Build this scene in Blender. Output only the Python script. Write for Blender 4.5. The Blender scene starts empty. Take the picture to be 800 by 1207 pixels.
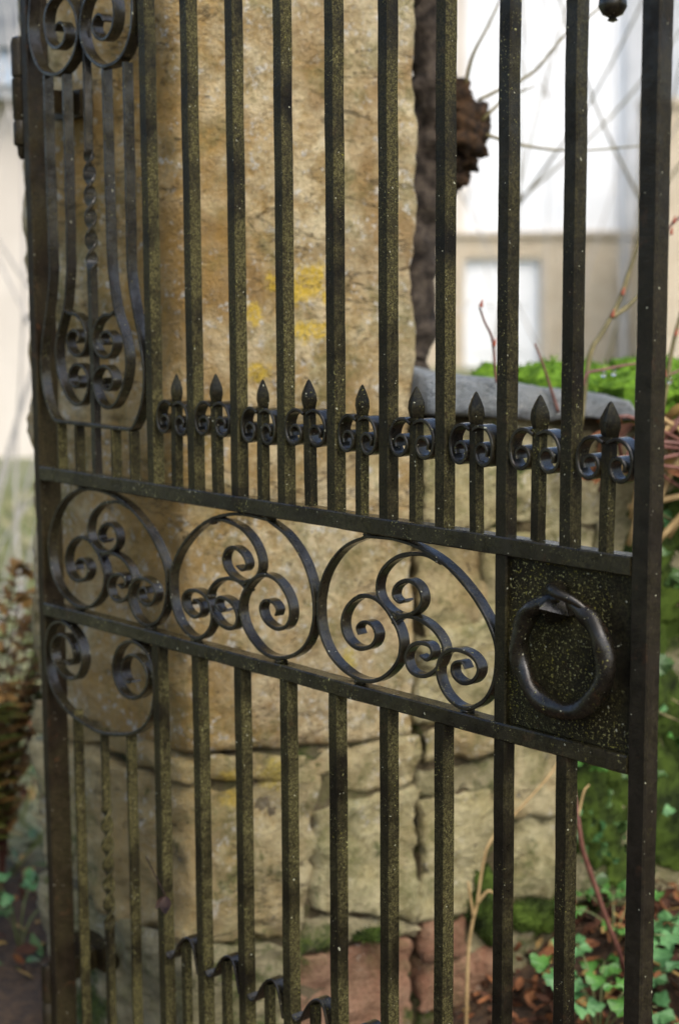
import bpy, math, random
from mathutils import Vector, noise
R = math.radians
random.seed(7)
scene = bpy.context.scene
COL = scene.collection
ZG = 1.07                      # height of the gate's upper rail above the ground

# ------------------------------------------------------------------ helpers
class MB:
    """collects vertices and faces, then links them as one mesh object"""
    def __init__(s): s.v = []; s.f = []; s.m = []
    def add(s, vs, fs, mi=0):
        o = len(s.v); s.v += [tuple(p) for p in vs]
        s.f += [tuple(i + o for i in f) for f in fs]; s.m += [mi] * len(fs)
    def ring_sweep(s, rings, cap=True, mi=0):
        n = len(rings[0]); vs = [p for r in rings for p in r]; fs = []
        for k in range(len(rings) - 1):
            for j in range(n):
                a = k * n + j; b = k * n + (j + 1) % n
                fs.append((a, b, b + n, a + n))
        if cap:
            fs.append(tuple(range(n - 1, -1, -1))); fs.append(tuple((len(rings) - 1) * n + j for j in range(n)))
        s.add(vs, fs, mi)
    def build(s, name, mats, parent=None, smooth=False, loc=None, angle=None):
        me = bpy.data.meshes.new(name)
        me.from_pydata(s.v, [], s.f); me.update()
        if not isinstance(mats, (list, tuple)): mats = [mats]
        for m in mats: me.materials.append(m)
        me.polygons.foreach_set('material_index', s.m)
        if smooth:
            me.polygons.foreach_set('use_smooth', [True] * len(me.polygons))
            if angle: me.set_sharp_from_angle(angle=R(angle))
        me.validate(); me.update()
        o = bpy.data.objects.new(name, me); COL.objects.link(o)
        if parent: o.parent = parent
        if loc: o.location = loc
        return o

def empty(name, loc=(0, 0, 0)):
    o = bpy.data.objects.new(name, None); o.empty_display_size = 0.1
    COL.objects.link(o); o.location = loc; return o
def tag(o, label=None, cat=None, group=None, kind=None):
    if label: o['label'] = label
    if cat: o['category'] = cat
    if group: o['group'] = group
    if kind: o['kind'] = kind
    return o
def copy_tree(o, parent=None):
    c = o.copy(); COL.objects.link(c)
    if parent is not None: c.parent = parent
    for ch in [q for q in bpy.data.objects if q.parent == o]: copy_tree(ch, c)
    return c

def catmull(pts, n=10, smooth=2):
    P = [Vector(p) for p in pts]; P = [2 * P[0] - P[1]] + P + [2 * P[-1] - P[-2]]; out = []
    for i in range(1, len(P) - 2):
        for k in range(n):
            t = k / n; a, b, c, d = P[i - 1:i + 3]
            out.append(.5 * ((2 * b) + (c - a) * t + (2 * a - 5 * b + 4 * c - d) * t * t + (3 * b - a - 3 * c + d) * t ** 3))
    out.append(P[-2].copy())
    for _ in range(smooth):
        q = [p.copy() for p in out]
        for i in range(1, len(out) - 1): out[i] = (q[i - 1] + 2 * q[i] + q[i + 1]) / 4
    return out

def nz(p, sc): return noise.noise(Vector(p) * sc)

# ---- forged iron profiles (gate-local: x along the gate, y depth, z height)
def sq_section(x, y, z, w, d, ch, rot=0.0, sc=1.0, jit=0.0):
    """octagonal chamfered rectangle at height z, centred on x,y"""
    a, b = w / 2 * sc, d / 2 * sc
    pts = [(-a + ch, -b), (a - ch, -b), (a, -b + ch), (a, b - ch), (a - ch, b), (-a + ch, b), (-a, b - ch), (-a, -b + ch)]
    c, s = math.cos(rot), math.sin(rot)
    jx = nz((x * 3, y + 4, z), 9) * jit; jy = nz((x * 3 + 7, y, z), 9) * jit
    return [(x + px * c - py * s + jx + nz((x + px, py, z), 70) * jit * .35, y + px * s + py * c + jy + nz((x + px + 5, py, z), 70) * jit * .35, z) for px, py in pts]
def bar_mesh(mb, x0, y0, z0, z1, w, d, ch=.0018, seg=.012, jit=.0008, twist=None):
    n = max(2, int((z1 - z0) / seg)); rings = []
    for k in range(n + 1):
        z = z0 + (z1 - z0) * k / n; rot = 0; sc = 1
        ww, dd = w, d
        if twist:
            a, b, rate = twist; t = min(max(z, a), b) - a; rot = t * rate
            if a < z < b: q = min(1, 4 * math.sin(math.pi * (z - a) / (b - a))); ww = w * (1 + .55 * q); dd = d * (1 - .42 * q)
        rings.append(sq_section(x0, y0, z, ww, dd, ch, rot, sc, jit))
    mb.ring_sweep(rings)
def rail_mesh(mb, u0, u1, z0, z1, y0, y1, ch=.0018, jit=.0007):
    n = int((u1 - u0) / .012); rings = []
    for k in range(n + 1):
        u = u0 + (u1 - u0) * k / n
        pts = [(y0 + ch, z0), (y1 - ch, z0), (y1, z0 + ch), (y1, z1 - ch), (y1 - ch, z1), (y0 + ch, z1), (y0, z1 - ch), (y0, z0 + ch)]
        jy = nz((u, z0, 2), 8) * jit; jz = nz((u, z0, 9), 8) * jit
        rings.append([(u, y + jy + nz((u, y * 3, z), 60) * jit * .5, z + jz + nz((u, y * 3 + 3, z), 60) * jit * .5) for y, z in pts][::-1])
    mb.ring_sweep(rings)
def ribbon(mb, pts, t=.0052, y0=.001, y1=.0185, n=10, smooth=2, taper0=1., taper1=1., closed=False):
    """flat iron strap on edge following a path in the gate's plane"""
    P = catmull([(p[0], p[1]) for p in pts], n, smooth) if n else [Vector(p) for p in pts]
    L = len(P); rings = []; ch = .0011
    for k, p in enumerate(P):
        a = P[max(k - 1, 0)]; b = P[min(k + 1, L - 1)]
        tg = (b - a).normalized(); nr = Vector((-tg.y, tg.x)); f = k / (L - 1)
        e = taper0 + (1 - taper0) * min(1, f * 6) if f < .17 else taper1 + (1 - taper1) * min(1, (1 - f) * 6)
        h = t / 2 * e * (1 + .10 * nz((p.x, p.y, 1), 60)); dj = nz((p.x, p.y, 5), 30) * .0006
        sec = [(-h + ch, y0), (h - ch, y0), (h, y0 + ch), (h, y1 - ch), (h - ch, y1), (-h + ch, y1), (-h, y1 - ch), (-h, y0 + ch)]
        rings.append([(p.x + nr.x * q, y + dj, p.y + nr.y * q) for q, y in sec])
    mb.ring_sweep(rings)
def tube(mb, pts, r, sides=7, n=6, mi=0, r1=None, bumpy=0.0, smooth=1):
    P = catmull(pts, n, smooth) if n else [Vector(p) for p in pts]
    L = len(P); rings = []; up = Vector((.13, .21, 1)).normalized()
    for k, p in enumerate(P):
        tg = (P[min(k + 1, L - 1)] - P[max(k - 1, 0)]).normalized()
        if abs(tg.dot(up)) > .97: up = Vector((1, .2, .1)).normalized()
        a = tg.cross(up).normalized(); b = tg.cross(a).normalized(); f = k / (L - 1)
        rr = r + ((r1 if r1 is not None else r) - r) * f
        ring = []
        for j in range(sides):
            an = 2 * math.pi * j / sides; d = a * math.cos(an) + b * math.sin(an)
            q = rr * (1 + (bumpy * nz(p + d * rr, 9 / max(r, .02) * .1) + bumpy * .5 * nz(p + d * rr, 40) if bumpy else 0))
            ring.append(tuple(p + d * q))
        rings.append(ring)
    mb.ring_sweep(rings, mi=mi)
def lathe(mb, cx, cy, prof, sides=14, mi=0):
    mb.ring_sweep([[(cx + r * math.cos(2 * math.pi * j / sides), cy + r * math.sin(2 * math.pi * j / sides), z) for j in range(sides)] for r, z in prof], mi=mi)

# ------------------------------------------------------------------ materials
def new_mat(name):
    m = bpy.data.materials.new(name); m.use_nodes = True
    nt = m.node_tree; b = nt.nodes['Principled BSDF']; return m, nt, b
class NT:
    def __init__(s, nt): s.nt = nt; s.n = nt.nodes; s.l = nt.links
    def pos(s): return s.n.new('ShaderNodeNewGeometry').outputs['Position']
    def noise(s, vec, scale, detail=4, rough=.55, off=0, dist=0):
        if off:
            a = s.n.new('ShaderNodeVectorMath'); a.operation = 'ADD'; s.l.new(vec, a.inputs[0]); a.inputs[1].default_value = (off, off * .7, off * 1.3); vec = a.outputs[0]
        t = s.n.new('ShaderNodeTexNoise'); t.inputs['Scale'].default_value = scale; t.inputs['Detail'].default_value = detail
        t.inputs['Roughness'].default_value = rough; t.inputs['Distortion'].default_value = dist
        s.l.new(vec, t.inputs['Vector']); return t.outputs['Fac']
    def stretch(s, vec, k):
        a = s.n.new('ShaderNodeVectorMath'); a.operation = 'MULTIPLY'; s.l.new(vec, a.inputs[0]); a.inputs[1].default_value = k; return a.outputs[0]
    def ramp(s, fac, a, b, lo=0., hi=1.):
        r = s.n.new('ShaderNodeMapRange'); r.inputs['From Min'].default_value = a; r.inputs['From Max'].default_value = b
        r.inputs['To Min'].default_value = lo; r.inputs['To Max'].default_value = hi; r.interpolation_type = 'SMOOTHSTEP'
        s.l.new(fac, r.inputs['Value']); return r.outputs['Result']
    def math(s, op, a, b=None):
        m = s.n.new('ShaderNodeMath'); m.operation = op
        for i, x in enumerate((a, b)):
            if x is None: continue
            if isinstance(x, (int, float)): m.inputs[i].default_value = x
            else: s.l.new(x, m.inputs[i])
        return m.outputs[0]
    def mix(s, fac, a, b):
        m = s.n.new('ShaderNodeMix'); m.data_type = 'RGBA'
        if isinstance(fac, (int, float)): m.inputs['Factor'].default_value = fac
        else: s.l.new(fac, m.inputs['Factor'])
        for nm, x in (('A', a), ('B', b)):
            i = [q for q in m.inputs if q.name == nm and q.type == 'RGBA'][0]
            if isinstance(x, tuple): i.default_value = (*x, 1)
            else: s.l.new(x, i)
        return [q for q in m.outputs if q.type == 'RGBA'][0]
    def bump(s, h, strength, dist, normal=None):
        b = s.n.new('ShaderNodeBump'); b.inputs['Strength'].default_value = strength; b.inputs['Distance'].default_value = dist
        s.l.new(h, b.inputs['Height'])
        if normal: s.l.new(normal, b.inputs['Normal'])
        return b.outputs['Normal']
    def nrm(s, axis):
        g = s.n.new('ShaderNodeNewGeometry'); x = s.n.new('ShaderNodeSeparateXYZ'); s.l.new(g.outputs['True Normal'], x.inputs[0]); return x.outputs[axis]
    def xyz(s, vec, axis):
        x = s.n.new('ShaderNodeSeparateXYZ'); s.l.new(vec, x.inputs[0]); return x.outputs[axis]

def iron(name, film=.3, speck=.3, base=(.0052, .0045, .003), rough=.34, rust=.25, sides=.6, spec=.12, coat=.06, clump=30):
    """black painted iron, chipped and damp, with algae film and crumbs of yellow-green lichen"""
    m, nt, b = new_mat(name); N = NT(nt); p = N.pos()
    big = N.noise(p, 9, 4); mid = N.noise(p, 60, 5, .65, 3); fine = N.noise(p, 420, 3, .6, 5); grit = N.noise(p, 210, 6, .75, 11)
    c = N.mix(N.ramp(mid, .35, .7), base, (base[0] * 1.9, base[1] * 1.75, base[2] * 1.6))
    c = N.mix(N.math('MULTIPLY', N.ramp(N.noise(p, 38, 6, .7, 21), .60, .72), rust), c, (.075, .034, .016))
    nx = N.ramp(N.nrm('X'), -.2, .7, 1 - sides, 1.)         # growth sits on the weather side; thinned on fronts to paint their shade
    fm = N.math('MULTIPLY', N.math('MULTIPLY', N.ramp(big, .30, .62), N.ramp(grit, .38, .58, .16, 1.)), N.math('MULTIPLY', nx, film))
    fm = N.math('MINIMUM', fm, .9)
    c = N.mix(fm, c, N.mix(N.ramp(fine, .4, .6), (.040, .036, .011), (.115, .103, .042)))
    th = .625 - .085 * speck
    s1 = N.ramp(N.noise(p, 260, 5, .75, 31), th, th + .06); s2 = N.ramp(N.noise(N.stretch(p, (1, 1, .45)), clump, 5, .7, 41), .60 - .22 * speck, .70 - .22 * speck)
    sm = N.math('MULTIPLY', s1, s2)
    c = N.mix(sm, c, N.mix(N.ramp(N.noise(p, 90, 2, .5, 51), .42, .58), (.27, .25, .045), (.42, .41, .17)))
    dots = N.ramp(N.noise(p, 190, 1, .4, 61), .765, .785)
    c = N.mix(N.math('MULTIPLY', dots, .8), c, (.42, .42, .30))
    nt.links.new(c, b.inputs['Base Color'])
    rg = N.math('ADD', N.ramp(mid, .3, .7, rough - .10, rough + .16), N.math('MULTIPLY', N.math('ADD', fm, sm), .4))
    wet = N.math('MULTIPLY', N.ramp(N.nrm('Z'), .6, .95), N.ramp(N.noise(p, 45, 3, .5, 71), .35, .5))
    rg = N.math('MULTIPLY', rg, N.math('SUBTRACT', 1., N.math('MULTIPLY', wet, .75)))
    nt.links.new(rg, b.inputs['Roughness'])
    b.inputs['Specular IOR Level'].default_value = spec
    if coat:
        nt.links.new(N.math('MULTIPLY', N.ramp(N.noise(p, 30, 4, .6, 91), .36, .60, .15, 1.), coat), b.inputs['Coat Weight']); b.inputs['Coat Roughness'].default_value = .10; b.inputs['Coat IOR'].default_value = 1.5
        cn = N.bump(N.noise(p, 120, 4, .6, 95), .35, .0012); nt.links.new(cn, b.inputs['Coat Normal'])
    n1 = N.bump(N.math('ADD', N.math('MULTIPLY', grit, .7), N.math('MULTIPLY', mid, .8)), .55, .0016)
    n1 = N.bump(N.math('MULTIPLY', N.noise(p, 18, 3, .5, 81), 1.), .35, .004, n1)
    n2 = N.bump(N.math('ADD', sm, N.math('MULTIPLY', dots, .6)), .8, .0015, n1)
    nt.links.new(n2, b.inputs['Normal'])
    return m

WANG = math.atan2(0.95731564, 0.28790371)
WO = Vector((-0.42153701, 0.04284179, 0)); WD = Vector((0.28790371, 0.95731564, 0)); WN = Vector((0.95731564, -0.28790371, 0))
KAP = .904; CAMP = Vector((2.04726318, -1.44363738, 1.38042237))
def hom(p): return CAMP + (Vector(p) - CAMP) * KAP
def wp(s, z, out=0.0): return hom(WO + WD * s + WN * out + Vector((0, 0, z)))
WALLO = wp(0, 0); WALLO.z = 0
def sstep(a, b, x):
    t = min(1, max(0, (x - a) / (b - a))); return t * t * (3 - 2 * t)
def gh(x, y):
    """ground height: a low bank of litter rises from the gate line to the wall"""
    return .20 * sstep(.50, .92, y - .15 * max(0, x)) * sstep(-.75, -.2, x) * (1 - sstep(6, 9, abs(x) + abs(y)))

def stone(name, c1, c2, stain=(.20, .11, .035), stain_amt=.5, white=.5, moss=.0, lichen=(), pits=.5, rough=.9, algae=.25, side=None):
    m, nt, b = new_mat(name); N = NT(nt); p = N.pos()
    bed = N.noise(N.stretch(p, (3, 3, 14)), 1.0, 5, .65, 2, .4)          # bedding of the sandstone
    L = N.noise(p, 2.6, 5, .6, 12); a = N.noise(p, 6, 5, .62, 2, .3); g = N.noise(p, 24, 6, .72, 4); f = N.noise(p, 85, 6, .75, 6); h = N.noise(p, 240, 4, .7, 8)
    c = N.mix(N.ramp(N.math('ADD', N.math('MULTIPLY', g, .7), N.math('MULTIPLY', bed, .3)), .40, .60), c1, c2)
    c = N.mix(N.math('MULTIPLY', N.ramp(L, .42, .60), .35), c, tuple(.5 * x + .5 * y for x, y in zip((.30, .285, .22), c2)))        # greyed areas
    c = N.mix(N.math('MULTIPLY', N.ramp(f, .50, .66), .6), c, tuple(x * .42 for x in c1))
    c = N.mix(N.math('MULTIPLY', N.ramp(h, .56, .66), .35), c, tuple(min(.8, x * 1.35) for x in c2))
    st = N.math('MULTIPLY', N.ramp(N.math('ADD', N.math('MULTIPLY', a, .7), N.math('MULTIPLY', g, .3)), .47, .60), stain_amt)
    c = N.mix(st, c, stain)
    al = N.math('MULTIPLY', N.ramp(N.noise(p, 8, 6, .7, 14, .5), .47, .62), N.ramp(f, .3, .6, .35, 1.))
    c = N.mix(N.math('MULTIPLY', al, algae), c, (.15, .155, .05))
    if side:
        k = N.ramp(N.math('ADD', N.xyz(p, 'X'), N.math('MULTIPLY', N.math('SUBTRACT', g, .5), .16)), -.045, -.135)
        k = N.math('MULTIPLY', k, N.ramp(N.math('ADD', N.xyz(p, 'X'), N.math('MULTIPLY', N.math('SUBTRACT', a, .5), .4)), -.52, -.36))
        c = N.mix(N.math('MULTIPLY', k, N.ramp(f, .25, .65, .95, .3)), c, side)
    hh = None
    if pits:
        pm = N.ramp(N.noise(p, 5, 3, .6, 29), .42, .58)
        pt = N.math('MULTIPLY', N.ramp(N.noise(N.stretch(p, (1, 1, 1.7)), 38, 4, .6, 25, .8), .62, .69), pm)
        ck = N.ramp(N.math('ABSOLUTE', N.math('SUBTRACT', N.noise(N.stretch(p, (2.2, 2.2, 9)), 1.6, 5, .6, 33, .5), .5)), .0025, .010, 1., 0.)
        ck = N.math('MULTIPLY', ck, N.ramp(N.noise(p, 4, 2, .5, 37), .47, .56))
        hh = N.math('MAXIMUM', pt, ck)
        c = N.mix(N.math('MULTIPLY', hh, pits), c, (.045, .034, .016))
    wm = N.math('MULTIPLY', N.ramp(N.noise(p, 62, 6, .7, 17), .545, .62), N.ramp(N.noise(p, 9, 4, .6, 19), .56 - .12 * white, .66 - .12 * white))
    c = N.mix(N.math('MULTIPLY', wm, .9 * min(1, white * 1.6)), c, N.mix(N.ramp(h, .4, .6), (.46, .45, .37), (.70, .68, .60)))
    for (s_, z_, r_, col) in lichen:
        q = wp(s_, z_)
        d = N.n.new('ShaderNodeVectorMath'); d.operation = 'DISTANCE'; N.l.new(p, d.inputs[0]); d.inputs[1].default_value = tuple(q)
        dd = N.math('ADD', d.outputs['Value'], N.math('MULTIPLY', N.math('SUBTRACT', N.noise(p, 70, 6, .8, 23), .5), .075))
        lm = N.math('MULTIPLY', N.ramp(dd, r_ * 1.05, r_ * .6), N.ramp(N.noise(p, 120, 4, .7, 43), .36, .52, .15, 1.))
        c = N.mix(N.math('MULTIPLY', lm, .85), c, N.mix(N.ramp(h, .38, .62), col, tuple(min(.75, x * 1.25 + .06) for x in col)))
    if moss:
        mm = N.math('MULTIPLY', N.ramp(N.noise(p, 6.5, 6, .72, 27), .62 - .26 * moss, .74 - .26 * moss), N.ramp(h, .2, .5, .5, 1))
        c = N.mix(mm, c, N.mix(N.ramp(f, .4, .62), (.030, .052, .008), (.085, .12, .018)))
    nt.links.new(c, b.inputs['Base Color']); b.inputs['Roughness'].default_value = rough
    b.inputs['Specular IOR Level'].default_value = .3
    n1 = N.bump(N.math('ADD', N.math('MULTIPLY', g, 1.6), N.math('ADD', f, N.math('MULTIPLY', h, .5))), 1.0, .013)
    if hh: n1 = N.bump(N.math('SUBTRACT', 1., hh), .9, .008, n1)
    nt.links.new(n1, b.inputs['Normal'])
    return m

def simple(name, c1, c2, scale=30, rough=.6, bump=.3, dist=.003, spec=.5, trans=0.0, detail=5):
    m, nt, b = new_mat(name); N = NT(nt); p = N.pos()
    g = N.noise(p, scale, detail, .65, 3)
    nt.links.new(N.mix(N.ramp(g, .32, .68), c1, c2), b.inputs['Base Color'])
    b.inputs['Roughness'].default_value = rough; b.inputs['Specular IOR Level'].default_value = spec
    if bump: nt.links.new(N.bump(N.noise(p, scale * 2.3, 5, .7, 9), bump, dist), b.inputs['Normal'])
    if trans: b.inputs['Transmission Weight'].default_value = 0.0; b.inputs['Subsurface Weight'].default_value = trans; b.inputs['Subsurface Radius'].default_value = (.004, .006, .002); b.inputs['Subsurface Scale'].default_value = .3
    return m

IRON_A = iron('iron_heavily_algaed', film=1.15, speck=.40, rust=.3, sides=.62, clump=22)
IRON_B = iron('iron_algaed', film=1.0, speck=.40, rust=.25, sides=.72, clump=22)
IRON_C = iron('iron_lightly_algaed', film=.5, speck=.36, rust=.2, sides=.8, coat=.3, clump=16)
IRON_D = iron('iron_plain', film=.15, speck=.10, rust=.3, base=(.007, .006, .0045), rough=.42, coat=.35)
IRON_S = iron('iron_scrollwork', film=.24, speck=.30, rust=.22, rough=.30, base=(.005, .0045, .004), spec=.18, coat=.75)
IRON_R = iron('iron_rails', film=.42, speck=.46, rust=.3, rough=.28, sides=.3, spec=.2, coat=.45)
IRON_P = iron('iron_lock_plate', film=.4, speck=.78, rust=.4, rough=.5, sides=.0, spec=.1, coat=.08, clump=12)
IRON_K = iron('iron_stile_brown', film=.30, speck=.10, rust=.7, rough=.42, coat=.2, base=(.009, .0065, .004))
IRON_N = iron('iron_ring', film=.10, speck=.45, rust=.35, rough=.24, base=(.004, .0035, .003), sides=.1, spec=.2, coat=.7)

# ------------------------------------------------------------------ the gate
GO = (0.3, 0.0, 0.0)
gate = empty('wrought_iron_gate', GO)
tag(gate, 'black wrought iron gate with scrollwork and ring handle hung on the pillar', 'gate')
def gp(name, mb, mat, parent=None, smooth=True, angle=32):
    """a gate part: geometry given in gate coordinates (v = 0 at the upper rail)"""
    mb.v = [(x - GO[0], y, z + ZG) for x, y, z in mb.v] if parent is None else mb.v
    return mb.build(name, mat, gate if parent is None else parent, smooth, None, angle)
BW = .0192; YC = BW / 2
VB, VT = -1.0, .90
# bars: one built, the others copied
b = MB(); bar_mesh(b, BW / 2, YC, -.002, VT, BW, BW)
bar0 = gp('bar', b, IRON_A)
b = MB(); bar_mesh(b, BW / 2, YC, VB + .022, -.245, BW, BW)
low0 = gp('lower_bar', b, IRON_A)
bar_mats = [IRON_A, IRON_A, IRON_A, IRON_A, IRON_A, IRON_B, IRON_B, IRON_C, IRON_C]
for i, src in [(i, q) for q in (bar0, low0) for i in range(9)]:
    if i == 0: o = src
    else:
        o = src.copy(); COL.objects.link(o); o.parent = gate
    o.location = (i * .1 + [-.001, -.002, -.002, 0, .0008, .0008, .0006, .001, -.0012][i], [0, .0004, 0, -.0004, .0003, 0, -.0003, .0002, 0][i], 0)
    o.rotation_euler = (0, R([-.15, -.1, .05, .05, 0, -.1, -.05, 0, .1][i]) * .3, 0)
    o.material_slots[0].link = 'OBJECT'; o.material_slots[0].material = bar_mats[i]
b = MB(); bar_mesh(b, .7 + BW / 2 + .001, YC, -.227, -.022, BW, BW); gp('lock_bar', b, IRON_C)
# stiles
b = MB(); bar_mesh(b, .904 + .0126, .0115, VB, .95, .0252, .0235, ch=.002); gp('lock_stile', b, IRON_D)
b = MB(); bar_mesh(b, -.3095, .020, VB, .95, .0185, .040, ch=.002); gp('hinge_stile', b, IRON_K)
# rails
def rail(name, z0, z1, y0=-.0022, y1=.0212, u0=-.3003, u1=.904):
    b = MB(); rail_mesh(b, u0, u1, z0, z1, y0, y1); return gp(name, b, IRON_R)
rail('upper_rail', -.0232, -.0008); rail('lower_rail', -.2468, -.2256); rail('bottom_rail', VB, VB + .024); rail('top_rail', VT - .002, VT + .022)

# scroll panels between the rails
SA = [(.478,-.0275),(.432,-.046),(.395,-.083),(.379,-.127),(.384,-.170),(.411,-.203),(.456,-.219),(.494,-.214),(.525,-.192),(.538,-.167),(.534,-.143),(.514,-.120),(.492,-.107),(.463,-.107),(.437,-.125),(.427,-.148),(.436,-.170),(.459,-.178),(.484,-.170),(.493,-.154),(.484,-.142),(.467,-.141),(.456,-.150),(.460,-.159)]
SB = [(.474,-.028),(.532,-.0255),(.590,-.036),(.638,-.059),(.677,-.092),(.699,-.124),(.703,-.150),(.698,-.182),(.681,-.207),(.650,-.2215),(.622,-.213),(.606,-.194),(.604,-.175),(.614,-.158),(.636,-.1495),(.662,-.153),(.674,-.167),(.666,-.183),(.646,-.190),(.630,-.182),(.630,-.169),(.645,-.163),(.652,-.171)]
SC = [(.606,-.046),(.585,-.0395),(.562,-.040),(.530,-.048),(.503,-.068),(.493,-.092),(.502,-.111),(.529,-.123),(.558,-.117),(.575,-.101),(.571,-.083),(.551,-.075),(.530,-.084),(.523,-.098),(.534,-.106),(.546,-.101)]
SD = [(.522,-.134),(.538,-.124),(.562,-.121),(.592,-.129),(.613,-.149),(.608,-.172),(.585,-.192),(.557,-.193),(.546,-.178),(.551,-.163),(.566,-.153),(.588,-.152),(.594,-.163),(.584,-.172),(.572,-.168)]
def panel(cu, mirror, wob):
    for pts in (SA, SB, SC, SD):
        mb = MB(); q = []
        for u, v in pts:
            du = (u - .541) * (-1 if mirror else 1) * wob
            q.append((cu + du, v))
        ribbon(mb, q, t=.0056, y0=.0015 + (0 if pts in (SA, SB) else .001), y1=.0178, n=12, smooth=16, taper0=.75, taper1=.55)
        gp('scroll', mb, IRON_S)
IRON_W = iron('iron_weld', film=.5, speck=.62, rust=.5, rough=.4, sides=.2, spec=.2, coat=.3, clump=14)
def weld(u, v, r, seed, stretch=1.0):
    m = MB(); rings = []
    for i in range(11):
        th = math.pi * (i + .02) / 10.04; ring = []
        for j in range(14):
            ph = 2 * math.pi * j / 14; d = Vector((math.sin(th) * math.cos(ph), math.cos(th), math.sin(th) * math.sin(ph)))
            q = r * (1 + .35 * noise.noise(d * 1.6 + Vector((seed, 0, 0))) + .2 * noise.noise(d * 5 + Vector((0, seed, 0))))
            ring.append((u + d.x * q * stretch, .0095 + d.y * .0085 * (q / r), v + d.z * q))
        rings.append(ring)
    m.ring_sweep(rings); gp('weld', m, IRON_W, None, True, 70)
WELDS = [(.476, -.0250, .0050, 1.8), (.379, -.127, .0040, .8), (.456, -.2225, .0050, 1.7), (.650, -.2240, .0050, 1.7), (.613, -.154, .0046, 1), (.527, -.124, .0060, 1), (.604, -.0445, .0042, 1.4)]
panel(.541, False, 1.0); panel(.209, True, 1.0); panel(-.1235, False, .995)
for cu, sg in ((.541, 1), (.209, -1), (-.1235, 1)):
    for q, (u, v, r, st) in enumerate(WELDS): weld(cu + (u - .541) * sg, v, r, q * 3.1 + cu * 17, st)

# spear heads between the bars, each with a pair of curls
def spear_meshes():
    st = MB(); bar_mesh(st, 0, YC, -.001, .128, .0135, .0135, ch=.0012)
    hd = MB(); prof = [(.0065, .124), (.0118, .129), (.0148, .139), (.0136, .148), (.0086, .157), (.0035, .1645), (.0006, .167)]
    rings = []
    for r, z in prof:
        rings.append([(r, YC, z), (r * .45, YC + r * .36, z), (0, YC + r * .55, z), (-r * .45, YC + r * .36, z), (-r, YC, z), (-r * .45, YC - r * .36, z), (0, YC - r * .55, z), (r * .45, YC - r * .36, z)])
    hd.ring_sweep(rings)
    cl = []
    for s in (-1, 1):
        pts = [(.003, .1215), (.015, .1268), (.0275, .1235), (.0355, .112), (.0368, .098), (.0320, .0855), (.0215, .0805), (.0115, .085), (.0078, .0955), (.0125, .1045), (.0215, .1055), (.0278, .099), (.0262, .0915)]
        m = MB(); ribbon(m, [(s * a, c) for a, c in pts], t=.0048, y0=-.0005, y1=.0195, n=8, smooth=8, taper0=.9, taper1=.7); cl.append(m)
    return st, hd, cl
st, hd, cl = spear_meshes()
spear = st.build('spear', IRON_B, gate, True, (.0595 - GO[0], 0, ZG), 32)
hd.build('spear_head', IRON_C, spear, True, None, 30)
for m in cl: m.build('curl', IRON_S, spear, True, None, 32)
for i in range(9):
    o = spear if i == 0 else copy_tree(spear, gate)
    o.location = (i * .1 + .0595 + [.001, -.001, 0, .001, 0, 0, .003, .001, .002][i] - GO[0], 0, ZG + [-.004, 0, -.003, .001, -.001, .001, 0, .001, -.001][i])
    o.rotation_euler = (0, R([1, -.6, .4, -1, .5, .3, -.8, .6, 1.2][i]), R([0, 3, -2, 4, -3, 2, -4, 1, 3][i]))

# dog bars low down, each under a humped strap
db = MB(); bar_mesh(db, 0, YC, VB + .022, -.70, .0125, .0125, ch=.0012)
dog = db.build('dog_bar', IRON_A, gate, True, (.0595 - GO[0], 0, ZG), 32)
m = MB(); ribbon(m, [(-.0395, -.728), (-.034, -.735), (-.022, -.730), (-.010, -.710), (.004, -.694), (.018, -.688), (.028, -.696), (.0345, -.715), (.0400, -.738)], t=.0045, y0=-.001, y1=.019, n=8, smooth=6); m.build('humped_strap', IRON_S, dog, True, None, 32)
for i in range(1, 9):
    o = copy_tree(dog, gate); o.location = (i * .1 + .0595 - GO[0], 0, ZG + [0, .002, -.002, .001, 0, .002, 0, -.001, 0][i])

# lyre panel beside the hinge stile
MC = -.1495
def mir(pts): return [(2 * MC - u, v) for u, v in pts]
outerL = [(-.257, .612), (-.257, .45), (-.256, .34), (-.258, .298), (-.270, .248), (-.286, .197), (-.291, .150), (-.281, .110), (-.262, .081), (-.250, .0755), (-.235, .0745)]
allU = outerL + [(-.15, .0745)] + mir(outerL)[::-1]
b = MB(); ribbon(b, allU, t=.0056, n=10, smooth=8); gp('lyre_strap', b, IRON_S)
innerR = [(-.0955, .610), (-.095, .45), (-.0935, .34), (-.090, .298), (-.080, .254), (-.066, .227), (-.056, .204), (-.0525, .180), (-.056, .155), (-.068, .131), (-.087, .111), (-.108, .104), (-.128, .112), (-.140, .130), (-.142, .149), (-.128, .164), (-.107, .167), (-.091, .156), (-.090, .140), (-.105, .131), (-.118, .138), (-.112, .149)]
for pts in (innerR, mir(innerR)):
    b = MB(); ribbon(b, pts, t=.0054, n=10, smooth=8, taper1=.6); gp('inner_strap', b, IRON_S)
upR = [(-.082, .250), (-.094, .2455), (-.110, .2445), (-.130, .233), (-.1405, .211), (-.134, .189), (-.111, .180), (-.090, .190), (-.086, .208), (-.101, .220), (-.117, .216), (-.119, .205), (-.110, .201)]
for pts in (upR, mir(upR)):
    b = MB(); ribbon(b, pts, t=.0052, n=10, smooth=8, taper1=.6); gp('lyre_curl', b, IRON_S)
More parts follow.
